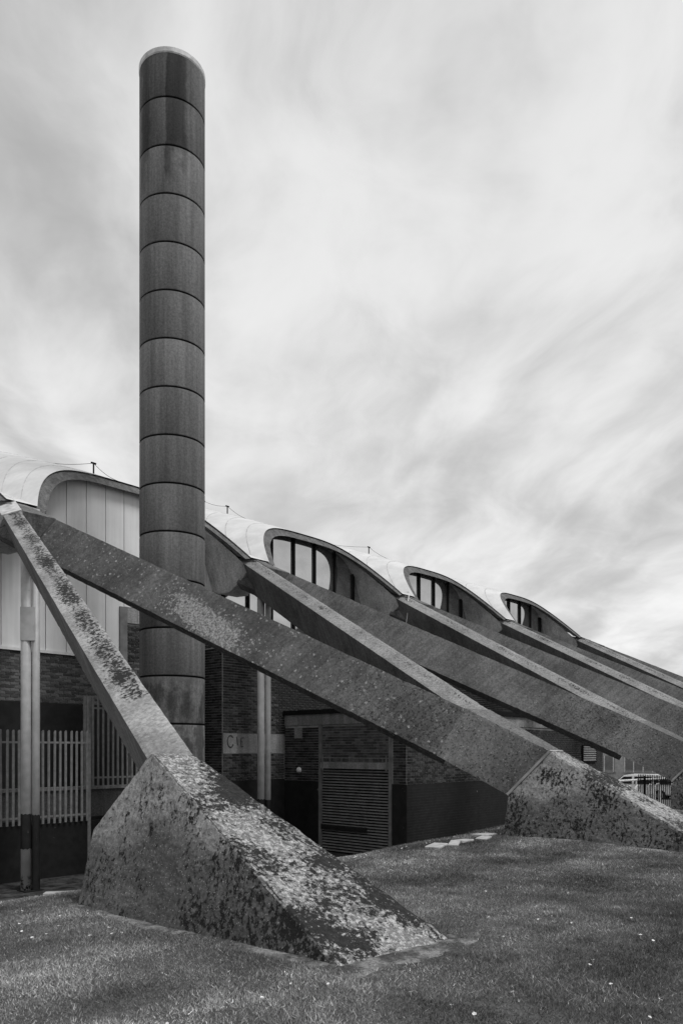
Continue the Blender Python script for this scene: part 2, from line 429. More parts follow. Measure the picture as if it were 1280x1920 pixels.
def make_leg(i, side):
    S, e = leg_line(i, side); dv, eh, ev = leg_frame(S, e); ln = (e-S).length + (.35 if (i, side) == (0, 1) else .06)
    sec = leg_section(side); nl, nw = int(ln/.08) if i < 2 else int(ln/.2), (7, 12, 7, 12)
    nw = nw if i < 2 else (4, 6, 4, 6)
    v, lc, ring = [], [], []
    for q in range(4):
        A, B = sec[q], sec[(q+1) % 4]
        for k in range(nw[q]): f = k/nw[q]; ring.append((A[0]+(B[0]-A[0])*f, A[1]+(B[1]-A[1])*f, q, k == 0, f))
    n = len(ring); lens = (LEG_A, LEG_B, LEG_A, LEG_B)
    cen = (sum(x for x, _ in sec)/4, sum(y for _, y in sec)/4)
    for j in range(nl+1):
        dd = ln*j/nl
        for (x, y, q, corner, f) in ring:
            p = S+dv*dd+eh*x+ev*y
            k = noise.fractal(p*6, .9, 2.1, 4)*.004 + noise.noise(p*1.3)*.003
            if corner: k -= .006 + .022*max(0, noise.noise(p*7+Vector((3, 1, 4)))-.15)
            r = Vector((x-cen[0], y-cen[1])).normalized()
            v.append(p+(eh*r.x+ev*r.y)*k); lc.append((dd, f*lens[q], q))
    f = []
    for j in range(nl):
        for c in range(n):
            f.append((j*n+c, j*n+(c+1) % n, (j+1)*n+(c+1) % n, (j+1)*n+c))
    f += [tuple(range(n-1, -1, -1)), tuple(nl*n+c for c in range(n))]
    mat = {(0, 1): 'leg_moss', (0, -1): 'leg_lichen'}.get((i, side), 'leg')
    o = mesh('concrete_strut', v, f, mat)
    me = o.data
    # lc per face corner so that faces stay apart at the arrises
    at = me.attributes.new('lc', 'FLOAT_VECTOR', 'CORNER'); buf = np.zeros(len(me.loops)*3, np.float32)
    for p in me.polygons:
        if len(p.vertices) != 4: continue
        c = min((vi % n for vi in p.vertices), key=lambda q: (0 if not (q == 0 and any((z % n) == n-1 for z in p.vertices)) else 9, q))
        fq = ring[c][2]
        for li in p.loop_indices:
            vi = me.loops[li].vertex_index; d3 = lc[vi]
            ac = d3[1] if d3[2] == fq else lens[fq]
            buf[li*3:li*3+3] = (d3[0], ac, fq)
    at.data.foreach_set('vector', buf)
    bm = bmesh.new(); bm.from_mesh(me); bmesh.ops.recalc_face_normals(bm, faces=bm.faces); bm.to_mesh(me); bm.free()
    return tag(o, STRUT_LABEL[(i, side)], 'strut', 'concrete struts propping the hall roof')
for i in range(5):
    for s in (1, -1): make_leg(i, s)

# footings ------------------------------------------------------------
FPM, FPW, FRM, WJ = 3.07, 1.098, 6.023, .40
def ray(px, py):
    u = (px-640)/1461.9; vv = (1405.5-py)/1461.9
    return Vector((math.cos(TH)+u*math.sin(TH), math.sin(TH)-u*math.cos(TH), vv))
# back shoulder of the block: lies in the battered side face (position measured once on the first footing)
_P, _R, _T = Vector((JA0-FPW/2, FPM, 0)), Vector((JA0-FPW/2, FRM, 0)), Vector((JA0-WJ/2, JM, JZ))
_n = (_R-_P).cross(_T-_P); _o = Vector((0, 0, EYE)); _r = ray(175, 1555)
_S = _o + _r*((_P-_o).dot(_n)/_r.dot(_n))
SH_A, SH_M, SH_Z = JA0-_S.x, _S.y, _S.z
FOOT_LABEL = ['massive mossy concrete footing block standing free in the lawn with one strut',
              'mossy concrete footing block where two struts meet, beside the loose paving slabs',
              'concrete footing block beyond the second one, beside the palisade fence',
              'concrete footing block in the row after the one by the palisade fence',
              'concrete footing block next to last in the row',
              'last concrete footing block of the row, carrying one strut']
def footing(i):
    ja = JA0+i*LB; g = -.12
    root = empty('concrete_footing', (ja, 4.6, 0), FOOT_LABEL[i], 'footing', 'concrete footings in the lawn')
    def sym(dx, y, z): return [(ja-dx, y, z), (ja+dx, y, z)]
    v = sym(WJ/2, JM, JZ)+sym(SH_A, SH_M, SH_Z)+sym(FPW/2+.03, FRM+.06, g)+sym(FPW/2+.03, FPM-.25, g)
    # T0 T1 S2 S3 R4 R5 P6 P7
    q = [(0, 2, 4, 6), (1, 7, 5, 3), (0, 6, 7, 1), (0, 1, 3, 2), (2, 3, 5, 4), (4, 5, 7, 6)]
    rough_quads('block', v, q, 'block', root, 72 if i == 0 else 40 if i == 1 else 16, .011)
    if i > 0:
        # stub between the joint with the block and the crease where two struts come together
        if i < 6:
            S, e = leg_line(i-1, -1); dv, eh, ev = leg_frame(S, e); sec = leg_section(-1)
            cb = [e+eh*x+ev*y for x, y in sec]
        lt, lb = cb[1], cb[2]
        j = [Vector((ja-WJ/2-.004, JM, JZ)), Vector((ja+WJ/2+.004, JM, JZ)), Vector((ja-SH_A-.004, SH_M, SH_Z)), Vector((ja+SH_A+.004, SH_M, SH_Z))]
        if i < 5:
            S, e = leg_line(i, 1); dv, eh, ev = leg_frame(S, e); sec = leg_section(1)
            ca = [e+eh*x+ev*y for x, y in sec]; rt, rb = ca[1], ca[2]
        else: rt, rb = Vector((2*ja-lt.x, lt.y, lt.z)), Vector((2*ja-lb.x, lb.y, lb.z))
        up = Vector((-.006, 0, .008)); upr = Vector((.006, 0, .008))
        vv = [lt+up, rt+upr, lb+Vector((-.006, 0, -.006)), rb+Vector((.006, 0, -.006))] + j
        rough_quads('stub', vv, [(0, 1, 3, 2), (4, 6, 7, 5), (0, 4, 5, 1), (2, 3, 7, 6), (0, 2, 6, 4), (1, 5, 7, 3)], 'stub', root, 24 if i == 1 else 8, .004)
        b = MB(); n = Vector((-.93, 0, .37)); dj = Vector((0, .015, .013))
        a, c = j[0]+n*.004, j[2]+n*.004
        b.hexa([a-dj, a+dj, c+dj, c-dj] + [q+n*.006 for q in (a-dj, a+dj, c+dj, c-dj)]); b.build('joint_strip', 'joint', root)
        b = MB(); a, c = j[0]+Vector((0, 0, .004)), j[1]+Vector((0, 0, .004)); dj = Vector((0, .012, .006)); n = Vector((0, -.2, 1)).normalized()*.008
        b.hexa([a-dj, a+dj, c+dj, c-dj] + [q+n for q in (a-dj, a+dj, c+dj, c-dj)]); b.build('joint_strip', 'joint', root)
    return root
for i in range(6): footing(i)

# bare soil trodden around the first two footings ------------------------
def soil(i):
    ja = JA0+i*LB; x0, x1, y0, y1 = ja-FPW/2, ja+FPW/2, FPM-.02, FRM
    def ring(off):
        pts = []
        def edge(ax_, ay_, bx_, by_, nx_, ny_, k0):
            n = max(2, int(math.hypot(bx_-ax_, by_-ay_)/.06))
            for q in range(n+1): pts.append((ax_+(bx_-ax_)*q/n, ay_+(by_-ay_)*q/n, nx_, ny_))
        def corner(x, y, a0):
            for q in range(1, 6): an = a0+math.pi/2*q/6; pts.append((x, y, math.cos(an), math.sin(an)))
        edge(x0, y0, x1, y0, 0, -1, 0); corner(x1, y0, -math.pi/2); edge(x1, y0, x1, y1, 1, 0, 0); corner(x1, y1, 0)
        edge(x1, y1, x0, y1, 0, 1, 0); corner(x0, y1, math.pi/2); edge(x0, y1, x0, y0, -1, 0, 0); corner(x0, y0, math.pi)
        out = []
        for x, y, a_, b_ in pts:
            wd = .05+.15*(noise.fractal(Vector((x*3.5+a_, y*3.5+b_, i*3)), .7, 2.2, 5)*.5+.5) + (.10 if b_ < -.3 else 0)
            wd *= 1 if i == 0 else .5
            k = -.02 if off == 0 else wd*(.7 if off == 1 else 1.)
            px, py = x+a_*k, y+b_*k
            out.append((px, py, float(G(px, py))+(.010, .006, -.012)[off]+.004*noise.noise(Vector((px*5, py*5, 0)))))
        return out
    rings = [ring(q) for q in range(3)]; n = len(rings[0]); v = rings[0]+rings[1]+rings[2]
    f = [(j*n+k, j*n+(k+1) % n, (j+1)*n+(k+1) % n, (j+1)*n+k) for j in range(2) for k in range(n)]
    tag(mesh('bare_soil', v, f, 'soil', None, True), kind='structure')
soil(0); soil(1)

# ------------------------------------------------------------------ the hall
hall = empty('swimming_hall', (NA+2*LB, 22, -1.66), 'long brick hall with scalloped pale vault roof, round-headed roof openings and concrete ribs', 'building')
R_A, K_A, E_A, INS, ZB, DA, MBK = 1.74, 1.72, 3.51, .05, -.051, .027, -.294
def fs(s):
    q = min(max((s-INS)/(1-2*INS), 0), 1); return 1-abs(2*q-1)**E_A
def g(t): return .40*t-.004*t*t
BASE_Z = NZ+ZB; BASE_M = NM+MBK
def shell_z(s, t): return BASE_Z + (R_A-g(K_A))*fs(s) + g(t)
def arch_pt(i, s):
    F = fs(s); return Vector((NA+(i+s)*LB+DA, BASE_M+K_A*F, BASE_Z+R_A*F))
def svals(n): # denser near the springings
    return [INS+(1-2*INS)*(.5-.5*math.cos(math.pi*k/n)) for k in range(n+1)]
LEAN = Vector((0, K_A, R_A)).normalized()
def bay(i, s_lo=0., s_hi=1.):
    # rib ---------------------------------------------------------------
    ss = [s for s in svals(56) if s_lo <= s <= s_hi]
    v, f = [], []; ind = Vector((0, .93, .37)); dep = .36
    for k, s in enumerate(ss):
        p = arch_pt(i, s); a = arch_pt(i, max(INS, s-.004)); b = arch_pt(i, min(1-INS, s+.004)); tg = (b-a).normalized()
        nrm = Vector((0, 0, 0)); ax_ = Vector((1, 0, 0)); ta, tl = tg.dot(ax_), tg.dot(LEAN)
        nrm = (ax_*tl - LEAN*ta).normalized()      # towards the opening
        if nrm.dot(Vector((NA+(i+.5)*LB, BASE_M, BASE_Z-1))-p) < 0: nrm = -nrm
        q = p+nrm*(.16+.185*abs(nrm.dot(LEAN)))
        v += [p, q, q+ind*dep, p+ind*dep, p+Vector((0, -.012, .0))-nrm*.012, p+ind*dep-nrm*.012]
    n = 6
    order = (0, 1, 2, 3, 5, 4)
    for k in range(len(ss)-1):
        for c in range(n):
            a, b = order[c], order[(c+1) % n]
            f.append((k*n+a, k*n+b, (k+1)*n+b, (k+1)*n+a))
    f += [tuple(order), tuple((len(ss)-1)*n+c for c in reversed(order))]
    shell = None
    # shell ------------------------------------------------------------
    full = [0.] + svals(56) + [1.]; full = [s for s in full if s_lo <= s <= s_hi]
    taus = [-.03, .05, .3, .6, 1, 1.6, 2.4, 3.4, 4.6, 6, 8, 10.5, 13.5]
    def skin(off, name, mat, par, taus=taus):
        vv, ff = [], []
        for s in full:
            t0 = K_A*fs(s)
            for tt in taus:
                vv.append((NA+(i+s)*LB+DA, BASE_M+t0+tt, shell_z(s, t0+tt)+off-(1.15*(1-fs(s))**1.6*min(1., max(0., tt/1.1))**.8 if off < -.1 else 0.)))
        m = len(taus)
        for k in range(len(full)-1):
            for c in range(m-1): ff.append((k*m+c, (k+1)*m+c, (k+1)*m+c+1, k*m+c+1))
        return mesh(name, vv, ff, mat, par, True)
    shell = skin(.045, 'roof_vault', 'roof', hall)
    skin(-.20, 'soffit', 'soffit', shell, [.05]+[.2, .5, .9, 1.4, 2, 3])
    rib = mesh('edge_rib', v, f, 'rib', shell)
    # raised seams across the membrane
    for tt in (.75, 1.75, 2.75, 3.9, 5.2, 6.6, 8.2):
        vv, ff = [], []
        for s in full:
            t0 = K_A*fs(s)*(1-.0*tt)
            for dt, up in ((-.025, .0), (-.012, .014), (.012, .014), (.025, .0)):
                t1 = t0+tt+dt; vv.append((NA+(i+s)*LB+DA, BASE_M+t1, shell_z(s, t1)+.043+up))
        for k in range(len(full)-1):
            for c in range(3): ff.append((k*4+c, (k+1)*4+c, (k+1)*4+c+1, k*4+c+1))
        mesh('seam', vv, ff, 'seam', shell, True)
    return shell
SHELLS = {i: bay(i) for i in range(0, 4)}
SHELLS[-1] = bay(-1, .25, 1.)

# node blocks: web in the crotch of each pair of struts, valley beam behind it
for i in range(5):
    nd = empty('strut_head', (NA+i*LB, NM, NZ-.6), ['concrete strut head with metal cap where the mossy strut meets the lichen-splashed strut',
        'concrete strut head in the roof valley right beside the chimney', 'concrete strut head in the roof valley with the white cable',
        'concrete strut head between the third and fourth roof openings', 'concrete strut head at the far end of the last roof opening'][i], 'strut head', 'strut heads in the roof valleys')
    A = leg_pts(i, 1, 1.30); B = leg_pts(i, -1, 1.30); A0 = leg_pts(i, 1, .12); B0 = leg_pts(i, -1, .12)
    dn = Vector((0, -.02, -.006))
    vv = [A[1]+dn, B[1]+dn, B0[1]+dn, A0[1]+dn, A[2]+Vector((.02, 0, .03)), B[2]+Vector((-.02, 0, .03)), B0[2]+Vector((-.02, 0, .03)), A0[2]+Vector((.02, 0, .03))]
    rough_quads('web', [vv[k] for k in (4, 5, 6, 7, 0, 1, 2, 3)], [(3, 2, 1, 0), (4, 5, 6, 7), (0, 1, 5, 4), (1, 2, 6, 5), (2, 3, 7, 6), (3, 0, 4, 7)], 'leg' if False else 'rib', nd, 12, .004)
    b = MB(); x = NA+i*LB+DA
    y0, y1 = NM-.35, NM+.9
    z0, z1 = BASE_Z+g(0)-.15, BASE_Z+g(y1-BASE_M)-.12
    b.hexa([(x-.24, y0, z0-.45), (x+.24, y0, z0-.45), (x+.24, y1, z1-.45), (x-.24, y1, z1-.45), (x-.34, y0, z0), (x+.34, y0, z0), (x+.34, y1, z1), (x-.34, y1, z1)])
    b.build('valley_beam', 'rib', nd)
    # membrane turned up over the head
    zt = BASE_Z+.02
    b = MB(); b.hexa([(x-.31, NM-.50, zt-.16), (x+.31, NM-.50, zt-.16), (x+.33, NM+.55, zt+.10), (x-.33, NM+.55, zt+.10),
                      (x-.31, NM-.50, zt-.10), (x+.31, NM-.50, zt-.10), (x+.33, NM+.55, zt+.18), (x-.33, NM+.55, zt+.18)])
    b.build('flashing', 'flash' if i == 0 else 'conc', nd)
    if i == 0:      # metal cap dressed over the head of the mossy strut
        q0, q1 = leg_pts(0, 1, -.35), leg_pts(0, 1, 1.35); S_, e_ = leg_line(0, 1); d_, h_, v_ = leg_frame(S_, e_)
        n_ = (q1[1]-q1[0]).cross(d_).normalized(); n_ = n_ if n_.z > 0 else -n_; sd = (q1[1]-q1[0]).normalized()*.025
        lo = [q0[0]-sd, q0[1]+sd, q1[1]+sd, q1[0]-sd]
        MB().hexa([p_-n_*.06 for p_ in lo]+[p_+n_*.022 for p_ in lo]).build('cap_sheet', 'flash', nd)

# panel and window wall under the vaults -------------------------------
PM = 18.3
def wall_top(a):
    i = math.floor((a-NA-DA)/LB); s = (a-NA-DA)/LB-i
    return shell_z(s, PM-BASE_M)-.19
def upright(name, mat, parent, a0, a1, z0, y0, y1, ztop=None, n=6, inset=0.):
    v, f = [], []
    xs = [a0+(a1-a0)*k/n for k in range(n+1)]
    for x in xs:
        zt = (wall_top(x)+.03 if ztop is None else ztop)-inset
        v += [(x, y0, z0), (x, y0, zt), (x, y1, zt), (x, y1, z0)]
    for k in range(n):
        for c in range(4): f.append((k*4+c, k*4+(c+1) % 4, (k+1)*4+(c+1) % 4, (k+1)*4+c))
    f += [(3, 2, 1, 0), tuple(n*4+c for c in range(4))]
    return mesh(name, v, f, mat, parent)
back = upright('backing_wall', 'dark', hall, NA-5.0, NA+4*LB+.6, 2.5, PM+.12, PM+.3, None, 120)
pw_ = None
a = 9.846-.549*10
while a < 14.3:
    z0 = 3.75 if a < 11.3 else 5.12
    upright('wall_panel', 'panel', hall, a+.010, a+.539, z0, PM, PM+.06)
    a += .549
MUL = .975
a = 14.86-.0
k = 0
while a < NA+4*LB:
    p = upright('window_pane', 'glass', hall, a+.03, a+MUL-.03, 5.12, PM+.03, PM+.05)
    upright('mullion', 'dark', p, a-.032, a+.032, 5.1, PM-.05, PM+.08)
    a += MUL
b = MB(); b.box(NA-5, 11.33, PM-.04, PM+.11, 3.67, 3.745); b.build('panel_sill', 'panel', hall)
b = MB(); b.box(11.345, 11.57, PM-.05, PM+.11, 2.9, 5.1); b.build('pilaster', 'frame', hall)
b = MB(); b.box(11.575, NA+4*LB, PM-.03, PM+.11, 4.69, 5.105); b.build('concrete_band', 'band', hall)

# bricks ----------------------------------------------------------------
def bricks_mesh(lx, dp=.02):
    me = bpy.data.meshes.new('brick')
    hx, hz = lx/2, .0325; bv = .004
    v = [(-hx, 0, -hz), (hx, 0, -hz), (hx, 0, hz), (-hx, 0, hz), (-hx+bv, -dp, -hz+bv), (hx-bv, -dp, -hz+bv), (hx-bv, -dp, hz-bv), (-hx+bv, -dp, hz-bv)]
    me.from_pydata(v, [], [(4, 5, 6, 7), (0, 1, 5, 4), (1, 2, 6, 5), (2, 3, 7, 6), (3, 0, 4, 7)])
    return me
def pix(p):
    Y = p[0]*math.cos(TH)+p[1]*math.sin(TH); X = p[0]*math.sin(TH)-p[1]*math.cos(TH)
    return 640+1461.9*X/Y, 1405.5-1461.9*(p[2]-EYE)/Y, Y
def brick_wall(name, parent, o, along, length, z0, z1, mat, view, thick=.22, holes=(), label=None):
    """o: start point on the face; along 'x' (face towards -y) or 'y' (face towards -x, running to +y)"""
    o = Vector(o); rot = 0 if along == 'x' else -math.pi/2
    dv = Vector((1, 0, 0)) if along == 'x' else Vector((0, 1, 0)); nv = Vector((0, -1, 0)) if along == 'x' else Vector((-1, 0, 0))
    b = MB()
    c = [o, o+dv*length, o+dv*length-nv*thick, o-nv*thick]
    def slab(s0, s1, za, zb):
        p = [o+dv*s0, o+dv*s1, o+dv*s1-nv*thick, o+dv*s0-nv*thick]
        if along == 'y': p = [p[1], p[0], p[3], p[2]]
        b.hexa([(q.x, q.y, za) for q in p]+[(q.x, q.y, zb) for q in p])
    slab(0, length, z0, z1)
    w_ = b.build(name, 'mortar', parent)
    if label: w_['label'] = label
    full, half = bricks_mesh(.215), bricks_mesh(.1025)
    full.materials.append(M[mat]); half.materials.append(M[mat])
    todo = []; rows = int((z1-z0)/.075)
    for r in range(rows):
        z = z0+.0425+r*.075; s = 0.005
        if r % 2: todo.append((s+.051, z, half)); s += .1125
        while s+.215 <= length: todo.append((s+.1075, z, full)); s += .225
        if length-s > .11: todo.append((s+.051, z, half))
    todo = [q for q in todo if not any(h[0] < q[0] < h[1] and h[2] < q[1] < h[3] for h in holes)]
    shown, rest = [], []
    for s, z, me in todo:
        p = o+dv*s; x, y, Y = pix((p.x, p.y, z))
        (shown if any(r[0] <= x <= r[2] and r[1] <= y <= r[3] for r in view) else rest).append((Y, s, z, me))
    shown.sort(key=lambda q: q[0]); rest += shown[300:]; shown = shown[:300]
    for Y, s, z, me in shown:
        ob = bpy.data.objects.new('brick', me); p = o+dv*s
        ob.location = (p.x+nv.x*random.uniform(-.002, .001), p.y+nv.y*random.uniform(-.002, .001), z); ob.rotation_euler = (0, 0, rot)
        COL.objects.link(ob); ob.parent = w_
        if along == 'y': pass
    if rest:
        vv, ff = [], []; R = Matrix.Rotation(rot, 4, 'Z')
        for Y, s, z, me in rest:
            p = o+dv*s; k = len(vv)
            vv += [R @ q.co + Vector((p.x, p.y, z)) for q in me.vertices]; ff += [tuple(i+k for i in q.vertices) for q in me.polygons]
        r_ = mesh('brickwork', vv, ff, mat, w_); r_['kind'] = 'stuff'
    return w_
PITZ = -1.70
brick_wall('wall', hall, (5.6, PM+.02, 0), 'x', 8.9, 2.46, 3.66, 'brick', [(0, 1205, 265, 1320)], label='brown brick wall below the pale panels')
b = MB(); b.box(2, 14.5, PM-.01, PM+.25, PITZ, 2.455); b.build('painted_plinth', 'black', hall)
brick_wall('wall', hall, (11.60, PM+.004, 0), 'x', 2.9, 3.665, 4.685, 'brick_dark', [(230, 1165, 265, 1260)])
# proud wall beside the chimney
W2 = 17.25
brick_wall('wall', hall, (13.99, W2, 0), 'x', 21.4, 1.76, 4.2, 'brick_dark', [(415, 1180, 532, 1376), (530, 1270, 640, 1336)], thick=1.0)
brick_wall('wall', hall, (13.99, W2, 0), 'x', 2.40, .42, 1.185, 'brick_dark', [(415, 1410, 532, 1465)], thick=1.0)
b = MB(); b.box(13.985, 16.38, W2-.025, W2+1., 1.187, 1.757); b.build('concrete_band', 'band', hall)
b = MB(); b.box(13.98, 16.38, W2-.012, W2+1., PITZ, .418); b.build('painted_plinth', 'black', hall)
brick_wall('wall', hall, (13.99-.004, W2+.02, 0), 'y', 1.03, .42, 4.2, 'brick_dark', [(396, 1180, 420, 1470)], thick=.1)
b = MB(); b.box(13.965, 13.985, W2, W2+1., PITZ, .418); b.build('painted_plinth', 'black', hall)
# graffito on the concrete band
gb = MB(); gy = W2-.029
def stroke(pts, wd=.034):
    for (x0, z0), (x1, z1) in zip(pts, pts[1:]): gb.tube((x0, gy, z0), (x1, gy, z1), wd*.5, 6)
gx0 = 14.08; gz0 = 1.40
stroke([(gx0+.17+.11*math.cos(q), gz0+.13+.17*math.sin(q)) for q in [math.radians(k) for k in range(40, 331, 24)]])
stroke([(gx0+.40, gz0+.26), (gx0+.43, gz0+.02)])
stroke([(gx0+.66, gz0+.24), (gx0+.56, gz0+.23), (gx0+.55, gz0+.12), (gx0+.62, gz0+.12)], .024); stroke([(gx0+.55, gz0+.10), (gx0+.57, gz0-.02), (gx0+.64, gz0-.01)], .024)
gb.build('graffito', 'louvre', hall).data.materials[0] = plain('marker_ink', .06)

# ------------------------------------------------------------------ chimney
CX, CY, CR = 0, 0, 0
CD = 18.15                       # depth of the axis along the view
def plan(px, Y): r = ray(px, 1000); return r.x*Y, r.y*Y
CX, CY = plan(323.5, CD); CR = .745
chim = empty('chimney', (CX, CY, -1.66), 'tall round concrete chimney built of stacked drums with dark joints', 'chimney')
DF = CD-CR*.96
def zy(py, Y): return EYE+(1405.5-py)/1461.9*Y
ztop = zy(98, DF); pitch = 90.35/1461.9*DF; z1j = zy(182.5, DF)
def drum(z0, z1, name, n=72, r=CR, mat='chimney', rough=True):
    v, f = [], []; ev = .012
    lv = [(z0, r-.03), (z0, r-.004), (z0+ev, r), (z1-ev, r), (z1, r-.004), (z1, r-.03)]
    for z, rr in lv:
        for k in range(n):
            an = 2*math.pi*k/n; v.append((CX+rr*math.cos(an), CY+rr*math.sin(an), z))
    for j in range(len(lv)-1):
        for k in range(n): f.append((j*n+k, j*n+(k+1) % n, (j+1)*n+(k+1) % n, (j+1)*n+k))
    f += [tuple(range(n-1, -1, -1)), tuple((len(lv)-1)*n+k for k in range(n))]
    o = mesh(name, v, f, mat, chim); o.data.polygons.foreach_set('use_smooth', [False]*len(o.data.polygons))
    for p in o.data.polygons:
        if len(p.vertices) == 4 and abs(p.normal.z) < .2: p.use_smooth = True
    return o
zj = [z1j-pitch*k for k in range(0, 20)]; zj = [z for z in zj if z > -1.5]
tops = [ztop]+[z-.022 for z in zj]; bots = [z+.022 for z in zj]+[-1.75]
for z1, z0 in zip(tops, bots): drum(z0, z1, 'drum')
drum(-1.7, ztop-.05, 'core', 48, CR-.028, 'dark')
# pale cap ring with a flue opening
v, f, n = [], [], 72
for z, rr in ((ztop+.004, CR+.012), (ztop+.10, CR+.012), (ztop+.10, CR-.10), (ztop-.3, CR-.12)):
    for k in range(n): an = 2*math.pi*k/n; v.append((CX+rr*math.cos(an), CY+rr*math.sin(an), z))
for j in range(3):
    for k in range(n): f.append((j*n+k, j*n+(k+1) % n, (j+1)*n+(k+1) % n, (j+1)*n+k))
for k in range(n): f.append((k, (k+1) % n, 3*n+(k+1) % n, 3*n+k))
mesh('cap', v, f, 'flash', chim)

# ------------------------------------------------------------------ plant room annex
AX, AY, AE, ABK = 16.39, 12.6, 28.6, 17.25
plant = empty('plant_room', (22, 15, -1.66), 'low flat-roofed brick plant room with black painted base and louvred doors', 'building')
FZ0, FZ1, DK = 2.02, 2.335, .375
D0, D1 = 13.085, 15.78      # door opening along y
brick_wall('wall', plant, (AX, D1, 0), 'y', ABK-D1, DK, FZ0-.004, 'brick_dark', [(530, 1355, 600, 1470)])
brick_wall('wall', plant, (AX, AY, 0), 'y', D0-AY, DK, FZ0-.004, 'brick_dark', [(733, 1355, 765, 1475)])
brick_wall('wall', plant, (AX+.03, D0+.004, 0), 'y', D1-D0-.008, .955+.11, FZ0-.004, 'brick', [(600, 1355, 735, 1432)])
# soldier course over the door head
sm = bpy.data.meshes.new('soldier'); sm.from_pydata([(-.0325, 0, -.05), (.0325, 0, -.05), (.0325, 0, .05), (-.0325, 0, .05), (-.03, -.02, -.047), (.03, -.02, -.047), (.03, -.02, .047), (-.03, -.02, .047)], [], [(4, 5, 6, 7), (0, 1, 5, 4), (1, 2, 6, 5), (2, 3, 7, 6), (3, 0, 4, 7)])
sm.materials.append(M['brick'])
sb = MB(); sb.box(AX+.03, AX+.2, D0+.004, D1-.004, .94, 1.063); sw = sb.build('lintel_course', 'mortar', plant)
y = D0+.05
while y < D1-.04:
    ob = bpy.data.objects.new('brick', sm); ob.location = (AX+.03, y, 1.002); ob.rotation_euler = (0, 0, -math.pi/2); COL.objects.link(ob); ob.parent = sw; y += .075
brick_wall('wall', plant, (AX+.005, AY+.004, 0), 'x', AE-AX-.01, DK, FZ0-.006, 'brick_dark', [(762, 1395, 905, 1475), (1000, 1365, 1130, 1450)])
for (x0, x1, y0, y1) in ((AX-.012, AX+.2, D1, ABK-.0125), (AX-.012, AX+.2, AY-.012, D0), (AX+.205, AE, AY-.012, AY+.2)):
    b = MB(); b.box(x0, x1, y0, y1, PITZ, DK-.003); b.build('painted_plinth', 'black', plant)
# recessed joints still showing through the paint on the lawn side
cm = MB()
for r in range(1, 27):
    z = PITZ+.075*r
    if z < DK-.05: cm.box(AX+.02, AE, AY-.0165, AY-.0125, z, z+.009)
o = cm.build('joint_lines', 'galv', plant); o['kind'] = 'stuff'
cmm = plain('joint_through_paint', .035); o.data.materials.clear(); o.data.materials.append(cmm)
b = MB(); b.box(AX+.21, AE-.1, AY+.21, ABK-.05, PITZ, FZ0); b.build('core', 'dark', plant)
# fascia panels one by one
y = AY-.03; segs = []
L0 = 2.05
while y < ABK-.1: segs.append((y, min(y+L0, ABK-.02))); y += L0
for y0, y1 in segs:
    b = MB(); b.box(AX-.035, AX+.2, y0+.006, y1-.006, FZ0, FZ1); b.build('fascia_panel', 'band', plant)
x = AX+.205
while x < AE-.2:
    x1 = min(x+2.05, AE+.03); b = MB(); b.box(x+.006, x1-.006, AY-.035, AY+.2, FZ0, FZ1); b.build('fascia_panel', 'band', plant); x = x1
b = MB(); b.box(AX-.10, AE+.1, AY-.10, ABK-.03, FZ1+.003, FZ1+.13); b.build('roof', 'dark', plant)
# louvred doorway
for y0 in (D0, D1-.09):
    b = MB(); b.box(AX-.05, AX+.028, y0, y0+.09, PITZ, FZ0-.005); b.build('door_post', 'frame', plant)
b = MB(); b.box(AX-.055, AX+.03, D0+.092, D1-.092, .755, .938); b.build('door_head', 'band', plant)
for y0 in (D0+.13, D1-.2):
    b = MB(); b.box(AX-.085, AX-.057, y0, y0+.035, .70, 1.13); b.build('bracket', 'frame', plant)
door = MB().box(AX+.06, AX+.09, D0+.092, D1-.092, PITZ, .753).build('louvre_door', 'dark', plant)
z = .70
while z > -1.62:
    b = MB(); ya, yb = D0+.094, D1-.094
    b.add([(AX-.012, ya, z-.020), (AX-.012, yb, z-.020), (AX+.040, yb, z+.014), (AX+.040, ya, z+.014), (AX-.008, ya, z-.028), (AX-.008, yb, z-.028), (AX+.044, yb, z+.006), (AX+.044, ya, z+.006)],
          [(0, 1, 2, 3), (7, 6, 5, 4), (0, 4, 5, 1), (2, 6, 7, 3), (1, 5, 6, 2), (0, 3, 7, 4)])
    b.build('slat', 'louvre', door); z -= .0815
b = MB(); b.box(AX-.045, AX-.018, 13.96, D1-.05, -1.00, -.86); b.build('kick_board', 'black', door)
b = MB(); b.box(AX-.10, AX-.022, 16.47, 16.735, 1.63, 1.945); b.build('meter_box', 'band', plant)
# round bulkhead lamp
v, f = [], []; n = 16
for k in range(7):
    th_ = math.pi/2*k/6
    for q in range(n): an = 2*math.pi*q/n; v.append((AX-.022-.09*math.sin(th_), 16.6+.095*math.cos(th_)*math.cos(an), .683+.095*math.cos(th_)*math.sin(an)))
for k in range(6):
    for q in range(n): f.append((k*n+q, k*n+(q+1) % n, (k+1)*n+(q+1) % n, (k+1)*n+q))
mesh('bulkhead_lamp', v, f, 'white', plant, True)
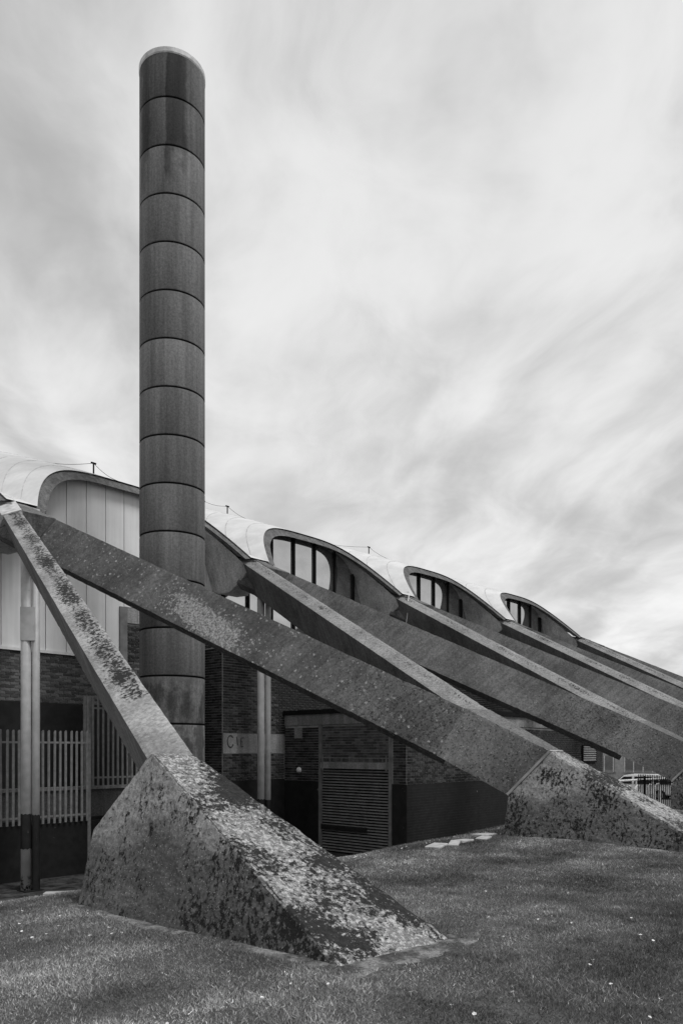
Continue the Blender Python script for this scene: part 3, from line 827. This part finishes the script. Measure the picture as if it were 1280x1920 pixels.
# louvred vent in the lawn-side wall
vent = MB().box(26.74, 27.84, AY-.045, AY-.022, .86, 1.45).build('vent', 'dark', plant)
b = MB()
for (x0, x1, z0, z1) in ((26.70, 26.76, .83, 1.48), (27.82, 27.88, .83, 1.48), (26.76, 27.82, 1.43, 1.48), (26.76, 27.82, .83, .88)): b.box(x0, x1, AY-.075, AY-.046, z0, z1)
b.build('vent_frame', 'dark', vent)
for k in range(7):
    z = .92+k*.08; b = MB(); b.add([(26.77, AY-.085, z-.02), (27.81, AY-.085, z-.02), (27.81, AY-.05, z+.03), (26.77, AY-.05, z+.03), (26.77, AY-.083, z-.03), (27.81, AY-.083, z-.03), (27.81, AY-.048, z+.02), (26.77, AY-.048, z+.02)],
          [(0, 1, 2, 3), (7, 6, 5, 4), (0, 4, 5, 1), (2, 6, 7, 3), (1, 5, 6, 2), (0, 3, 7, 4)])
    b.build('slat', 'galv', vent)

# ------------------------------------------------------------------ twin pipe columns
def column(px, Y, label, band):
    x, y = plan(px, Y); gz = float(G(x, y))
    r = empty('twin_pipe_column', (x, y, gz), label, 'column', 'twin pipe columns under the roof edge')
    rt = Vector((math.sin(TH), -math.cos(TH), 0))     # pipes side by side across the building corner
    rt = Vector((.75, -.66, 0)).normalized()
    A = Vector((x, y, 0))-rt*.085; B = Vector((x, y, 0))+rt*.115
    top = 5.75
    def pipe(name, c, rad, segs):
        for z0, z1, mat in segs:
            MB().tube((c.x, c.y, z0), (c.x, c.y, z1), rad, 24).build(name, mat, r, True)
    pipe('pipe', A, .108, [(gz-.05, top, 'column')])
    pipe('pipe', B, .078, [(gz-.05, top, 'column')])
    for nm, c, rad, z0, z1 in (('paint_band', A, .1105, band[0], band[1]), ('paint_band', B, .0805, band[2], band[1]-.02)):
        v, f = [], []; n = 24
        for z in (z0, z1):
            for k in range(n): an = 2*math.pi*k/n; v.append((c.x+rad*math.cos(an), c.y+rad*math.sin(an), z+.012*math.sin(k*2.1)))
        f = [(k, (k+1) % n, n+(k+1) % n, n+k) for k in range(n)]
        mesh(nm, v, f, 'black', r, True)
    for z0 in (3.57, -9):
        if z0 < -5: continue
        c = (A+B)/2; e = rt; n_ = Vector((-e.y, e.x, 0)); n_ = n_ if n_.dot(Vector((math.cos(TH), math.sin(TH), 0))) < 0 else -n_
        b = MB(); P = [c-e*.19+n_*.115, c+e*.10+n_*.115, c+e*.10-n_*.02, c-e*.19-n_*.02]
        b.hexa([(q.x, q.y, z0) for q in P]+[(q.x, q.y, z0+.70) for q in P]); b.build('batten_plate', 'column', r)
    MB().box(x-.2, x+.2, y-.2, y+.2, gz-.06, gz+.02).build('base_plate', 'black', r)
column(57.5, 16.35, 'pale twin pipe column with a black painted band, in front of the palisade fence', (-.78, -.05, -1.7))
column(495, 22.0, 'pale twin pipe column against the brick wall between chimney and plant room', (-1.7, -.10, -1.7))

# ------------------------------------------------------------------ palisade fences, low walls
def pale_mesh(hh, wd=.062):
    me = bpy.data.meshes.new('pale'); w2 = wd/2
    prof = [(-w2, .006), (-w2*.45, -.012), (w2*.45, -.012), (w2, .006)]
    v = [(x, y, 0) for x, y in prof]+[(x, y, hh-(.03 if k in (0, 3) else 0)) for k, (x, y) in enumerate(prof)]
    v += [(x, y+.005, z) for x, y, z in v]
    f = [(k, k+1, k+5, k+4) for k in range(3)]+[(k+12, k+13, k+9, k+8) for k in range(3)]+[(4, 5, 13, 12), (5, 6, 14, 13), (6, 7, 15, 14), (0, 4, 12, 8), (7, 3, 11, 15), (0, 8, 9, 1), (1, 9, 10, 2), (2, 10, 11, 3)]
    me.from_pydata(v, [], f); return me
def palisade(label, p0, p1, zb, hh, pitch, rails, posts, mat='galv', group='palisade fences', wd=.062, gz=None):
    p0 = Vector(p0); p1 = Vector(p1); dv = (p1-p0); ln = dv.length; dv.normalize()
    r = empty('palisade_fence', (p0.x, p0.y, zb), label, 'fence', group)
    me = pale_mesh(hh, wd); me.materials.append(M[mat]); an = math.atan2(dv.y, dv.x)
    s = pitch*.5
    while s < ln:
        ob = bpy.data.objects.new('pale', me); p = p0+dv*s
        ob.location = (p.x, p.y, zb+random.uniform(-.006, .006)); ob.rotation_euler = (0, random.uniform(-.006, .006), an)
        COL.objects.link(ob); ob.parent = r; ob.matrix_parent_inverse = WM[r.name].inverted(); s += pitch
    nr = Vector((-dv.y, dv.x, 0))
    for z in rails:
        a, b_ = p0+nr*.014, p1+nr*.014; c = [a, b_, b_+nr*.02, a+nr*.02]
        MB().hexa([(q.x, q.y, z-.022) for q in c]+[(q.x, q.y, z+.022) for q in c]).build('rail', mat, r)
    for s, z0, z1 in posts:
        p = p0+dv*s+nr*.06
        MB().box(p.x-.04, p.x+.04, p.y-.03, p.y+.03, z0, z1).build('post', mat, r)
    return r
FM = 17.0
palisade('galvanised palisade fence on a low black wall behind the twin pipe column', (5.2, FM, 0), (9.78, FM, 0), -.40, 2.14, .138, (1.46, -.24), ((1.1, -.6, 1.6), (4.55, -1.6, 1.68)))
palisade('taller set-back palisade fence standing on the concrete ledge', (9.95, 17.55, 0), (12.6, 17.55, 0), .40, 2.22, .138, (2.33, .60), ((.02, .3, 2.62), (.16, .3, 2.62), (1.3, .3, 2.5)))
lw = empty('retaining_wall', (7.6, FM+.2, -1.66), 'low black painted retaining wall under the palisade fence', 'wall')
MB().box(2, 10.2, FM+.06, FM+.3, PITZ, -.42).build('wall_body', 'black', lw)
lg = empty('ledge_wall', (8, 17.65, -1.66), 'grey concrete ledge wall behind the palisade fence', 'wall')
MB().box(2, 12.9, 17.5, 17.7, -.35, .32).build('ledge_face', 'ledge', lg)
MB().box(2, 12.9, 17.45, 17.74, .323, .395).build('coping', 'band', lg)
MB().box(2, 12.9, 17.5, 17.7, PITZ, -.353).build('ledge_base', 'black', lg)

# ------------------------------------------------------------------ safety line posts, cables on the roof
def roof_pt(i, s, tt):
    t0 = K_A*fs(s)+tt; return Vector((NA+(i+s)*LB+DA, BASE_M+t0, shell_z(s, t0)+.04))
def safety(i, pts, label):
    r = empty('safety_line', roof_pt(i, *pts[0]), label, 'safety line', 'roof safety lines')
    tops = []
    for s, tt in pts:
        p = roof_pt(i, s, tt); b = MB(); b.tube(p-Vector((0, 0, .03)), p+Vector((0, 0, .30)), .022, 8); b.tube(p+Vector((-.07, 0, .30)), p+Vector((.07, 0, .30)), .028, 8)
        b.build('post', 'dark', r); tops.append(p+Vector((0, 0, .30)))
    pts3 = []
    ends = [roof_pt(i, pts[0][0], pts[0][1]-1.2)]+tops+[roof_pt(i, pts[-1][0], pts[-1][1]+3)]
    for a, b_ in zip(ends, ends[1:]):
        for k in range(8): q = a.lerp(b_, k/8); q.z -= .06*math.sin(math.pi*k/8); pts3.append(q)
    MB().path(pts3+[ends[-1]], .006, 5).build('cable', 'dark', r)
safety(0, [(.47, .9)], 'roof safety line post on the vault beside the metal-capped strut head')
safety(1, [(.5, 3.9), (.5, 5.3)], 'pair of roof safety line posts on the vault just past the chimney')
safety(2, [(.5, 3.0)], 'roof safety line post on the vault behind the third opening')
# white cable looped over a strut head
n2 = node(2); b = MB()
pts = [n2+Vector(q) for q in ((.0, -.25, .10), (-.12, -.45, .05), (-.36, -.62, -.12), (-.46, -.66, -.35), (-.44, -.64, -.7), (-.48, -.60, -1.1), (-.46, -.5, -1.5))]
b.path(pts, .02, 6); o = b.build('loose_cable', 'white'); tag(o, 'white cable looped over the strut head between two roof openings', 'cable')

# ------------------------------------------------------------------ slabs, flowers, lawn
def slab_at(px, py, lx, ly, rz, label, z=.0):
    r = ray(px, py); k = (z-EYE)/r.z; x, y = r.x*k, r.y*k
    b = MB(); b.box(-lx/2, lx/2, -ly/2, ly/2, -.03, .012); o = b.build('paving_slab', 'slab')
    bm = bmesh.new(); bm.from_mesh(o.data); bmesh.ops.bevel(bm, geom=bm.edges[:], offset=.008, segments=1, affect='EDGES'); bm.to_mesh(o.data); bm.free()
    o.location = (x, y, float(G(x, y))+.018); o.rotation_euler = (random.uniform(-.05, .02), random.uniform(-.04, .04), rz)
    return tag(o, label, 'slab', 'loose paving slabs at the lawn edge')
slab_at(818, 1587, .46, .2, .35, 'wide loose paving slab at the lawn edge nearest the louvred door')
slab_at(851, 1582, .42, .14, .5, 'narrow broken slab touching the wide slab at the lawn edge')
slab_at(868, 1577, .36, .16, .1, 'loose paving slab lying in the middle of the row by the black wall')
slab_at(906, 1572, .34, .16, .3, 'small loose paving slab in front of another close to the second footing')
slab_at(908, 1566, .38, .2, -.1, 'loose paving slab nearest the second footing')
slab_at(118, 1672, .36, .10, -.75, 'broken pale slab in the grass behind the big mossy footing', -.12)

def in_foot(x, y, grow):
    for i in range(6):
        ja = JA0+i*LB
        if abs(x-ja) < FPW/2+grow and FPM-.1-grow*1.4 < y < FRM+grow: return True
    return False
# daisies
dm = bpy.data.meshes.new('daisy'); b = MB(); n = 8
ring = [(.0, 0, .028)]+[(.011*math.cos(2*math.pi*k/n), .011*math.sin(2*math.pi*k/n), .03+.003*(k % 2)) for k in range(n)]
b.add(ring, [(0, k+1, (k+1) % n+1) for k in range(n)]); b.tube((0, 0, 0), (0, 0, .028), .0015, 4)
dm.from_pydata(b.v, [], b.f); dm.materials.append(M['white'])
cnt = 0
spots = []
for (px, py, nn, sp) in ((60, 1735, 14, .5), (150, 1745, 6, .3), (1035, 1870, 9, .5), (1240, 1785, 9, .5), (370, 1845, 3, .4), (470, 1905, 4, .3), (60, 1905, 4, .4), (870, 1757, 4, .15), (1130, 1685, 5, 1.2), (1000, 1600, 7, 2.), (700, 1700, 5, 1.), (900, 1640, 6, 1.5), (700, 1885, 4, .7)):
    r = ray(px, py); k = -EYE/r.z
    for q in range(nn): spots.append((r.x*k+random.gauss(0, sp), r.y*k+random.gauss(0, sp)))
for q in range(46): x = random.uniform(7.0, 10.2); spots.append((x, 6.45+random.gauss(0, .12)))
for x, y in spots:
    if in_foot(x, y, .25): continue
    ob = bpy.data.objects.new('daisy', dm); ob.location = (x, y, float(G(x, y))-.005); s = random.uniform(.7, 1.15); ob.scale = (s, s, s)
    ob.rotation_euler = (random.uniform(-.4, .4), random.uniform(-.4, .4), random.uniform(0, 6)); COL.objects.link(ob)
    tag(ob, 'small white daisy in the short lawn grass', 'flower', 'daisies in the lawn')

def vnoise(x, y, seed):
    """cheap smooth value noise for tone patches"""
    rg = np.random.default_rng(seed); T = rg.random((64, 64))
    xi, yi = np.floor(x).astype(int), np.floor(y).astype(int); fx, fy = x-xi, y-yi
    fx = fx*fx*(3-2*fx); fy = fy*fy*(3-2*fy)
    a, b, c, d_ = T[xi % 64, yi % 64], T[(xi+1) % 64, yi % 64], T[xi % 64, (yi+1) % 64], T[(xi+1) % 64, (yi+1) % 64]
    return (a*(1-fx)+b*fx)*(1-fy)+(c*(1-fx)+d_*fx)*fy
def grass(r0, r1, dens, hgt, wid):
    half = .72
    area = .5*2*half*(r1*r1-r0*r0); n = int(area*dens)
    r = np.sqrt(RNG.uniform(r0*r0, r1*r1, n)); an = TH + RNG.uniform(-half-.05, half, n)
    x, y = r*np.cos(an), r*np.sin(an)
    keep = (y < 11.2) & (y > -30)
    for i in range(6):
        ja = JA0+i*LB
        wob = .12*(vnoise(x*3, y*3, 5)-.3)
        edge = .05 if i < 2 else .0
        inside = (np.abs(x-ja) < FPW/2+edge+wob) & (y > FPM-.12-edge*2.2-wob) & (y < FRM+.1+edge+wob)
        keep &= ~(inside & (RNG.random(n) < (.72 if i < 2 else 1)))
        keep &= ~((np.abs(x-ja) < FPW/2+.0) & (y > FPM+.02) & (y < FRM+.02))
    clump = vnoise(x*9, y*9, 1)*.5+vnoise(x*3.1, y*3.1, 2)*.5
    keep &= RNG.random(n) < (.45+.9*clump)
    keep &= ~((y > 6.6) & (RNG.random(n) < .35))
    x, y, clump, r = x[keep], y[keep], clump[keep], r[keep]; n = len(x)
    z = G(x, y)-.004
    patch = vnoise(x*.8+4, y*.8, 3)*.42+vnoise(x*2.2, y*2.2+7, 4)*.36+vnoise(x*6, y*6, 8)*.22; patch = np.clip(.5+(patch-.5)*1.7, 0, 1)
    # mowing lanes run along the hall; dry straw mixed in
    lane = .5+.5*np.sin(y*4.4+.6*np.sin(x*.5)+x*.35)
    tone = (.105+.31*np.clip(patch-.15, 0, 1)**1.2)*(.72+.56*lane)*RNG.lognormal(0, .42, n)
    dry = RNG.random(n) < .10; tone[dry] *= 1.8
    h = hgt*(.5+.9*clump)*RNG.uniform(.6, 1.25, n); wd = wid*RNG.uniform(.7, 1.3, n)
    th = RNG.uniform(0, 2*np.pi, n); le = RNG.normal(0, 1.0, n)*h; la = RNG.uniform(0, 2*np.pi, n)
    dx, dy = np.cos(th)*wd*.5, np.sin(th)*wd*.5
    V = np.empty((n, 3, 3), np.float32)
    V[:, 0] = np.stack([x-dx, y-dy, z], 1); V[:, 1] = np.stack([x+dx, y+dy, z], 1)
    V[:, 2] = np.stack([x+le*np.cos(la), y+le*np.sin(la), z+h], 1)
    me = bpy.data.meshes.new('grass'); me.vertices.add(n*3); me.loops.add(n*3); me.polygons.add(n)
    me.vertices.foreach_set('co', V.ravel()); me.loops.foreach_set('vertex_index', np.arange(n*3, dtype=np.int32))
    me.polygons.foreach_set('loop_start', np.arange(0, n*3, 3, dtype=np.int32)); me.polygons.foreach_set('loop_total', np.full(n, 3, np.int32))
    me.update()
    at = me.attributes.new('tone', 'FLOAT_VECTOR', 'POINT'); at.data.foreach_set('vector', np.repeat(np.stack([tone, tone, tone], 1), 3, 0).astype(np.float32).ravel())
    me.materials.append(M['grass']); return me, n
meshes = [grass(3.2, 7.5, 15000, .021, .0065), grass(7.5, 12, 7000, .024, .010), grass(12, 26, 1900, .030, .020)]
me = meshes[0][0]
bm = bmesh.new()
for k, (q, n) in enumerate(meshes):
    o = bpy.data.objects.new('grass', q); COL.objects.link(o)
    tag(o, ['short grass of the lawn around the mossy footing', 'short grass of the lawn before the plant room', 'short grass further along the lawn past the second footing'][k], 'grass', kind='stuff')
bm.free()

# ------------------------------------------------------------------ beyond the plant room: fence, railing, van, pale building
palisade('dark palisade fence beyond the plant room corner', (31.5, 9.2, 0), (36.0, 14.2, 0), -1.68, 1.85, .16, (-1.4, -.1), ((.1, -1.7, .1), (3., -1.7, .1), (6., -1.7, .1)), mat='dark')
r = empty('hoop_railing', (38, 13.5, -1.66), 'pale steel railing with hoops in front of the parked car', 'railing')
MB().tube((36, 15.6, -.22), (44, 15.0, -.22), .05, 8).build('top_rail', 'white', r)
for x in (36.2, 38.8, 41.4, 43.8): MB().tube((x, 15.6-(x-36)*.075, -1.7), (x, 15.6-(x-36)*.075, -.2), .04, 8).build('post', 'white', r)
for x in (37., 38., 39.6, 40.6):
    pts = [Vector((x-.35, 15, -1.7))]+[Vector((x-.35*math.cos(q), 15, -.75+.3*math.sin(q))) for q in [math.pi*k/8 for k in range(9)]]+[Vector((x+.35, 15, -1.7))]
    MB().path(pts, .035, 6).build('hoop', 'white', r)
def van(x, y, rz):
    r = empty('parked_car', (x, y, -1.66), 'white estate car parked behind the hoop railing', 'car')
    R = Matrix.Translation((x, y, -1.66)) @ Matrix.Rotation(rz, 4, 'Z') @ Matrix.Diagonal((.86, .95, .71, 1))
    prof = [(-2.4, .35), (-2.42, 1.0), (-2.35, 1.95), (-2.15, 2.05), (.6, 2.05), (.95, 1.95), (1.65, 1.18), (2.3, .98), (2.45, .75), (2.42, .35)]
    v = [R @ Vector((a, s*(.92 if b_ < 1.3 else .82), b_)) for s in (-1, 1) for a, b_ in prof]; n = len(prof)
    f = [tuple(range(n-1, -1, -1)), tuple(range(n, 2*n))]+[(k, (k+1) % n, n+(k+1) % n, n+k) for k in range(n)]
    body = mesh('body', v, f, 'carpaint', r)
    bm = bmesh.new(); bm.from_mesh(body.data); bmesh.ops.recalc_face_normals(bm, faces=bm.faces); bmesh.ops.bevel(bm, geom=bm.edges[:], offset=.06, segments=2, affect='EDGES'); bm.to_mesh(body.data); bm.free()
    for s in (-1, 1):
        for q in ([(.35, 1.25), (1.45, 1.25), (.92, 1.85), (.35, 1.88)], [(-.95, 1.25), (.2, 1.25), (.2, 1.88), (-.95, 1.88)], [(-2.2, 1.25), (-1.1, 1.25), (-1.1, 1.88), (-2.15, 1.88)]):
            yy = lambda b_: s*(.92 if b_ < 1.0 else .87+.0 if b_ < 1.3 else .83)
            v = [R @ Vector((a, s*(.925 if b_ < 1.3 else .845), b_)) for a, b_ in q]+[R @ Vector((a, s*(.80), b_)) for a, b_ in q]
            mesh('side_window', v, [(0, 1, 2, 3), (7, 6, 5, 4), (0, 4, 5, 1), (1, 5, 6, 2), (2, 6, 7, 3), (3, 7, 4, 0)], 'carglass', r)
        for a in (-1.5, 1.5):
            p0, p1 = R @ Vector((a, s*.95, .33)), R @ Vector((a, s*.72, .33)); wh = MB().tube(p0, p1, .33, 20).build('wheel', 'rubber', r)
            p0, p1 = R @ Vector((a, s*.965, .33)), R @ Vector((a, s*.93, .33)); MB().tube(p0, p1, .2, 14).build('rim', 'galv', wh)
        MB().hexa([R @ Vector(q) for q in ((2.36, s*.55, .7), (2.36, s*.85, .7), (2.47, s*.85, .7), (2.47, s*.55, .7), (2.33, s*.55, .88), (2.33, s*.85, .88), (2.42, s*.85, .88), (2.42, s*.55, .88))]).build('headlight', 'white', r)
    v = [R @ Vector(q) for q in ((.98, -.72, 1.93), (.98, .72, 1.93), (1.66, .82, 1.22), (1.66, -.82, 1.22))]; v += [q+(R.to_3x3() @ Vector((.03, 0, .03))) for q in v]
    mesh('windscreen', v, [(0, 1, 2, 3), (7, 6, 5, 4), (0, 4, 5, 1), (1, 5, 6, 2), (2, 6, 7, 3), (3, 7, 4, 0)], 'carglass', r)
van(47.5, 18.6, math.radians(100))
fb = empty('pale_brick_house', (75, 32, -1.66), 'pale brick building far behind the parked car', 'building')
MB().box(70, 90, 25, 45, -1.7, 4).build('wall', 'farbrick', fb)
v = [(69.5, 24.5, 4.003), (90.5, 24.5, 4.003), (90.5, 45.5, 4.003), (69.5, 45.5, 4.003), (74, 35, 7.5), (86, 35, 7.5)]
mesh('roof', v, [(3, 2, 1, 0), (0, 1, 5, 4), (2, 3, 4, 5), (1, 2, 5), (3, 0, 4)], 'dark', fb)
for k in range(5):
    y = 26.2+k*3.6; w_ = MB().box(69.92, 69.99, y, y+2.6, -.75, .75).build('window', 'glass', fb)
    for q in (0, .86, 1.72, 2.54): MB().box(69.87, 69.915, y+q, y+q+.07, -.75, .75).build('mullion', 'white', w_)
    MB().box(69.8, 69.99, y-.1, y+2.7, -.85, -.76).build('sill', 'band', w_)
